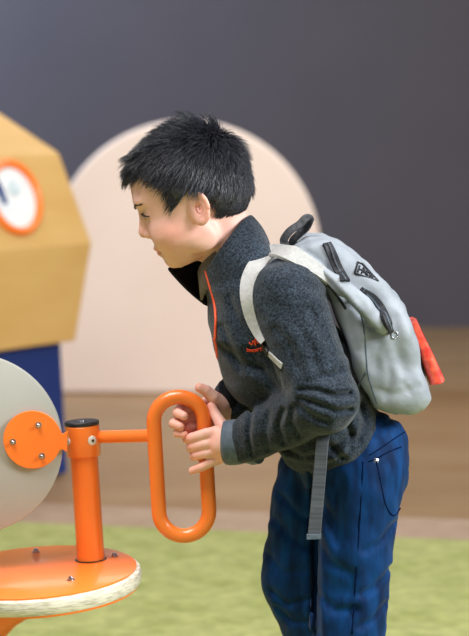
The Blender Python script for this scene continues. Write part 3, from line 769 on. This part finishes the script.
# ================================================================= BACKPACK
BAGCR = [([(372,330),(380,345),(378,370)],3,5), ([(398,320),(396,345),(404,372)],3,5), ([(378,392),(396,396),(420,388)],3,4), ([(346,300),(352,330),(358,352)],3.5,4),
 ([(386,355),(392,378),(388,398)],2.5,4), ([(305,252),(325,266),(350,290),(362,304)],3,3), ([(312,268),(332,284),(350,304),(372,330)],5,2.6), ([(404,385),(412,396)],2.5,3), ([(330,256),(340,272),(356,288)],2.5,4)]
def backpack():
    root = empty('backpack', W(*Q(385,400,0)))
    tag(root, 'light grey backpack with black zippers and red panel, on the back of the child', 'backpack')
    prof = [(298,249),(310,242),(324,241),(338,247),(352,256),(368,270),(386,289),(401,308),(408,325),(415,353),(426,396),(420,404),(395,410),(376,404),(366,386),(352,350),(336,305),(318,275)]
    pr = [Q(a,b,-35)[:2] for a,b in prof]; RB = 9
    def base(p):
        d2 = poly2d(p[0]+0*p[1], p[1]+0*p[0], pr)+RB
        top = np.clip((p[1]-240)/90,0,1)
        dw = np.abs(p[2])-(52+18*top)+14
        return np.sqrt(np.maximum(d2,0)**2+np.maximum(dw,0)**2)+np.minimum(np.maximum(d2,dw),0)-12
    def sdf(p):
        d = base(p)
        aw = np.abs(p[2]); sp = (p[0],p[1],aw)
        a, b, c, e = [Q(*q) for q in ((306,262,-58),(336,282,-72),(362,304,-80),(382,326,-78))]
        f = lambda q: (q[0],q[1],-q[2])
        rl = np.minimum(seg(sp,f(a),f(b),6,8), np.minimum(seg(sp,f(b),f(c),8,10), seg(sp,f(c),f(e),10,8)))
        d = su(d, rl, 5)
        d = ss(d, np.minimum(seg(sp, f(Q(318,282,-76)), f(Q(345,315,-86)), 4), seg(sp, f(Q(345,315,-86)), f(Q(362,345,-88)), 4)), 8)
        d = d+1.3*noise3(p, 60, 61)+.5*noise3(p, 22, 62)
        m = np.where(p[2] < 0, 1.0, 0.0)
        for pl, dp, sg in BAGCR: d = d+.55*m*crease(p, pl, dp, sg, -80)
        d = d+1.2*np.sin((p[0]*.9-p[1]*.25)*.16+noise3(p,70,63)*1.4)*np.clip((p[1]-320)/40,0,1)
        return d
    Vb, Fb = nets(sdf, (284,226,-112), (446,424,112), 2.0)
    bag = from_np('bag_body', toW(Vb), Fb.tolist(), M['pack'], root); smooth_mesh(bag, 2)
    kw = dict(w0=-130, w1=60)
    def tz(pts, wd, name, m, lift=.6, th=1.6, par=root, mm=6):
        o, nn = surf_path(sdf, pts, lift=lift, m=mm, **kw); return band(MB(), o, nn, [x/K for x in wd] if isinstance(wd,list) else wd/K, th/K).build(name, M[m], par)
    tz([(326,245),(332,255),(337,267),(345,282)], 10, 'zipper', 'zipblack', lift=1.8, th=4)
    tz([(327,246),(333,256),(338,268),(345,282)], 1.6, 'zipper_teeth', 'webdark', lift=4.2)
    o, nn = surf_path(sdf, [(303,263),(314,271),(326,282),(338,297),(346,309)], lift=.4, m=6, **kw); MB().tube(o, 1.5/K, 8).build('dark_edge_line', M['zipblack'], root, smooth=True)  # dark tube along the lower edge of the raised band
    o, nn = surf_path(sdf, [(362,292),(371,298),(379,308),(385,320),(390,331)], lift=1.8, m=6, **kw)
    z = band(MB(), o, nn, [(3+9*math.sin(math.pi*min(1,.15+i/len(o)*.75)))/K for i in range(len(o))], 4.5/K).build('zipper', M['zipblack'], root)
    band(MB(), [p+n*.0015 for p,n in zip(o,nn)], nn, 1.6/K, 3.6/K).build('zipper_teeth', M['cuff'], z)
    o, nn = surf_path(sdf, [(384,318),(389,326),(392,332)], lift=2.4, m=4, **kw)
    zp = band(MB(), o, nn, 3/K, 1.6/K).build('zipper_pull', M['blackcap'], root)
    p, n = surf(sdf, 394, 335, **kw); a1 = n.orthogonal().normalized(); a2 = n.cross(a1)
    MB().tube([p+n*.003+(a1*math.cos(t)+a2*math.sin(t))*.0048 for t in np.linspace(0,6.283,20,endpoint=False)], .0008, 6, closed=True).build('pull_ring', M['steel'], zp, smooth=True)
    # seams
    for pts in ([(360,310),(364,330),(366,352),(368,375),(377,403)], [(366,372),(360,383),(357,391)]):
        o, nn = surf_path(sdf, pts, lift=.2, m=6, **kw); MB().tube(o, .9/K, 6).build('seam', M['cuff'], root, smooth=True)
    # printed patch
    q4 = [(355,262),(361,261),(376,279),(357,274)]
    cs = [surf(sdf, a, b, **kw) for a, b in q4]; nav = sum((c[1] for c in cs), Vector()).normalized()
    mb = MB()
    def pt(a, b, l=1.1):
        p, n = surf(sdf, a, b, **kw); return p+n*l/K
    # frame + lettering strokes
    fr = [(354.5,273.5),(357.5,262.5),(362,264.5),(378,281),(354.5,273.5)]
    mb.tube([pt(a,b) for a,b in fr], 1.0/K, 6)
    for ln in ([(357.6,272.5),(359.5,266)], [(359.3,269.5),(362.4,271)], [(361.3,274),(363.2,268)], [(363.2,268),(365.6,275)], [(362.4,272),(365,273)],
               [(367.2,276),(366.2,271)], [(366.2,271),(369.5,273.5)], [(369.8,277),(369.6,273)], [(372.2,278),(371.8,275)], [(370.4,274.5),(373.6,277)]):
        mb.tube([pt(a,b,.9) for a,b in ln], .85/K, 6)
    mb.build('logo_patch', M['zipblack'], root, smooth=True)
    # grab handle
    a = spline([W(*Q(*q)) for q in ((286,247,-10),(284,240,-10),(290,231,-10),(300,224,-8),(306,218,-6),(310,219,-4),(306,228,-2),(299,234,0),(293,241,2),(292,252,4))], 6)
    sd = []; nn = []
    for i in range(len(a)):
        t = (a[min(i+1,len(a)-1)]-a[max(i-1,0)]).normalized(); q = t.cross(Vector((0,-.75,.65))).normalized(); sd.append(q); nn.append(t.cross(q).normalized())
    MB().ribbon(a, sd, nn, 8.5/K, 2.2/K).build('grab_handle', M['handle'], root, auto=True)
    # red hanging panel at the rear
    rc = [(409,320),(416,338),(424.5,358),(433.5,381)]
    ax = [W(*Q(a+3,b,-30)) for a,b in rc]; axs = spline(ax, 6)
    sd = [Vector((.25,.95,.15)).normalized()]*len(axs); tn = []
    mb = MB()
    m_ = len(axs); Vv = []
    for i, p in enumerate(axs):
        t = (axs[min(i+1,m_-1)]-axs[max(i-1,0)]).normalized(); nr = Vector((t.z,0,-t.x)).normalized(); 
        if nr.x < 0: nr = -nr
        wdx = (4.2+4*i/(m_-1))/K; dp = 20/K; nrm = nr
        for a_ in np.linspace(0,2*math.pi,20,endpoint=False):
            ca_, sa_ = math.cos(a_), math.sin(a_); Vv.append(p+nrm*wdx*math.copysign(abs(ca_)**.6,ca_)+Vector((0,1,0))*dp*math.copysign(abs(sa_)**.6,sa_)+t*.0012*math.sin(a_*3+i))
    Ff = [(i*20+k, i*20+(k+1)%20, (i+1)*20+(k+1)%20, (i+1)*20+k) for i in range(m_-1) for k in range(20)]+[tuple(range(19,-1,-1)), tuple((m_-1)*20+k for k in range(20))]
    MB().add(Vv, Ff).build('red_panel', M['red'], root, auto=True)
    # shoulder strap (near) over the jacket
    def strap(pts, wd, name, m, lift, th, mm=8):
        o, nn = surf_path(jacket_full, pts, lift=lift, m=mm); return band(MB(), o, nn, wd, th).build(name, M[m], root, auto=True)
    ps = [(334,283,-66,14),(318,270,-72,15),(302,260,-72,18),(287,252,-66,21),(272,252,-62,22),(258,264,-72,20),(249,280,-84,17),(247,298,-90,14),(251,318,-88,12),(258,334,-84,9),(263,342,-82,6)]
    out = []
    for (a_, b_, w_, wd_) in ps:
        wsf = [w for w in np.arange(-170,-20,1.5) if jacket_full([np.array([c]) for c in Q(a_,b_,w)])[0] < 3.0]
        out.append((wsf[0] if wsf else None, w_)); pass
    pts = spline([W(*Q(a_, b_, (o_[0]-1 if o_[0] is not None and 300 > a_ else o_[1]))) for (a_,b_,_,_), o_ in zip(ps, out)], 8)
    for _ in range(4): pts = [pts[0]]+[(pts[i-1]+pts[i]*2+pts[i+1])/4 for i in range(1,len(pts)-1)]+[pts[-1]]
    wds = [x.x/K for x in spline([(q[3],0,0) for q in ps], 8)]
    core = W(*Q(290,330,20)); nn = []
    for i, p_ in enumerate(pts):
        n_ = (p_-core); n_.y *= 1.15; nn.append(n_.normalized())
    band(MB(), pts, nn, wds, 4.5/K).build('shoulder_strap', M['strap'], root, auto=True)
    strap([(262,340),(266,346),(270,353)], 7/K, 'strap_buckle', 'blackcap', 2.0, 3.5/K, 5)
    strap([(269,352),(276,359),(283,366)], 6.5/K, 'strap_webbing', 'strap', 1.6, 1.6/K, 5)
    # far strap, on the other shoulder
    fs = [W(*Q(*q)) for q in ((300,256,50),(282,250,54),(264,252,56),(248,268,60),(238,290,66),(236,320,66))]
    fs = spline(fs, 5); nn = [(p-W(*Q(275,310,30))).normalized() for p in fs]
    band(MB(), fs, nn, 18/K, 4/K).build('shoulder_strap', M['strap'], root, auto=True)
    # dangling webbing tail
    both = lambda p: np.minimum(jacket_full(p), pants_sdf(p))
    tp, _ = surf(both, 322, 432)
    tl = spline([W(*Q(330,420,-70)), W(*Q(323,438,-92)), W(*Q(320,470,-96)), W(*Q(317,505,-98)), W(*Q(314,537,-99))], 8)
    nn = [Vector((-.1,-1,0)).normalized()]*len(tl); 
    t_ = band(MB(), tl, nn, 12.5/K, 2.2/K).build('webbing_tail', M['webdark'], root)
    e = tl[-1]; MB().box(e+Vector((0,-.0006,.001)), (7/K,0,.0004), (0,2.4/K,0), (0,0,2.4/K)).build('tail_stitch', M['cuff'], t_)
backpack()

# ================================================================= LIGHT
def area(name, loc, target, size, power, colr):
    l = bpy.data.lights.new(name, 'AREA'); l.shape = 'RECTANGLE'; l.size, l.size_y = size; l.energy = power; l.color = colr
    o = bpy.data.objects.new(name, l); C.objects.link(o); o.location = loc
    o.rotation_euler = (Vector(target)-Vector(loc)).to_track_quat('-Z','Y').to_euler(); return o
area('window_daylight', (3.4,-1.6,2.9), (0,0,.7), (2.0,1.6), 310, (.95,.97,1))
area('blue_wall_fill', (-2.5,5.7,2.6), (-1.2,7.2,1.3), (1.0,.8), 110, (.50,.68,1))  # unseen cool fill, added to turn the left of the wall bluish
area('front_fill', (-.9,-.9,3.2), (-.3,0,.6), (1.6,1.4), 105, (1,.97,.94))  # unseen overhead fill, added to brighten post, handle and hands
area('hall_fill', (.2,4.0,2.8), (.2,4.8,0), (3,2), 52, (1,.96,.92))  # unseen background fill, added to light the screen, pod and floor
wd = bpy.data.worlds.new('hall light'); bpy.context.scene.world = wd; wd.use_nodes = True
bg = wd.node_tree.nodes['Background']; bg.inputs['Color'].default_value = (1,.94,.96,1); bg.inputs['Strength'].default_value = .23

# ================================================================= CAMERA
cam = bpy.data.cameras.new('camera'); co = bpy.data.objects.new('camera', cam); C.objects.link(co)
co.location = (0,-DIST,CAMZ); co.rotation_euler = (math.pi/2-PITCH,0,0)
cam.sensor_fit = 'VERTICAL'; cam.sensor_height = 36; cam.lens = F/636*36
cam.dof.use_dof = True; cam.dof.focus_distance = 3.14; cam.dof.aperture_fstop = 5.6
cam.clip_end = 60
sc = bpy.context.scene; sc.camera = co
sc.view_settings.view_transform = 'Standard'; sc.view_settings.look = 'None'; sc.view_settings.exposure = 0; sc.view_settings.gamma = 1
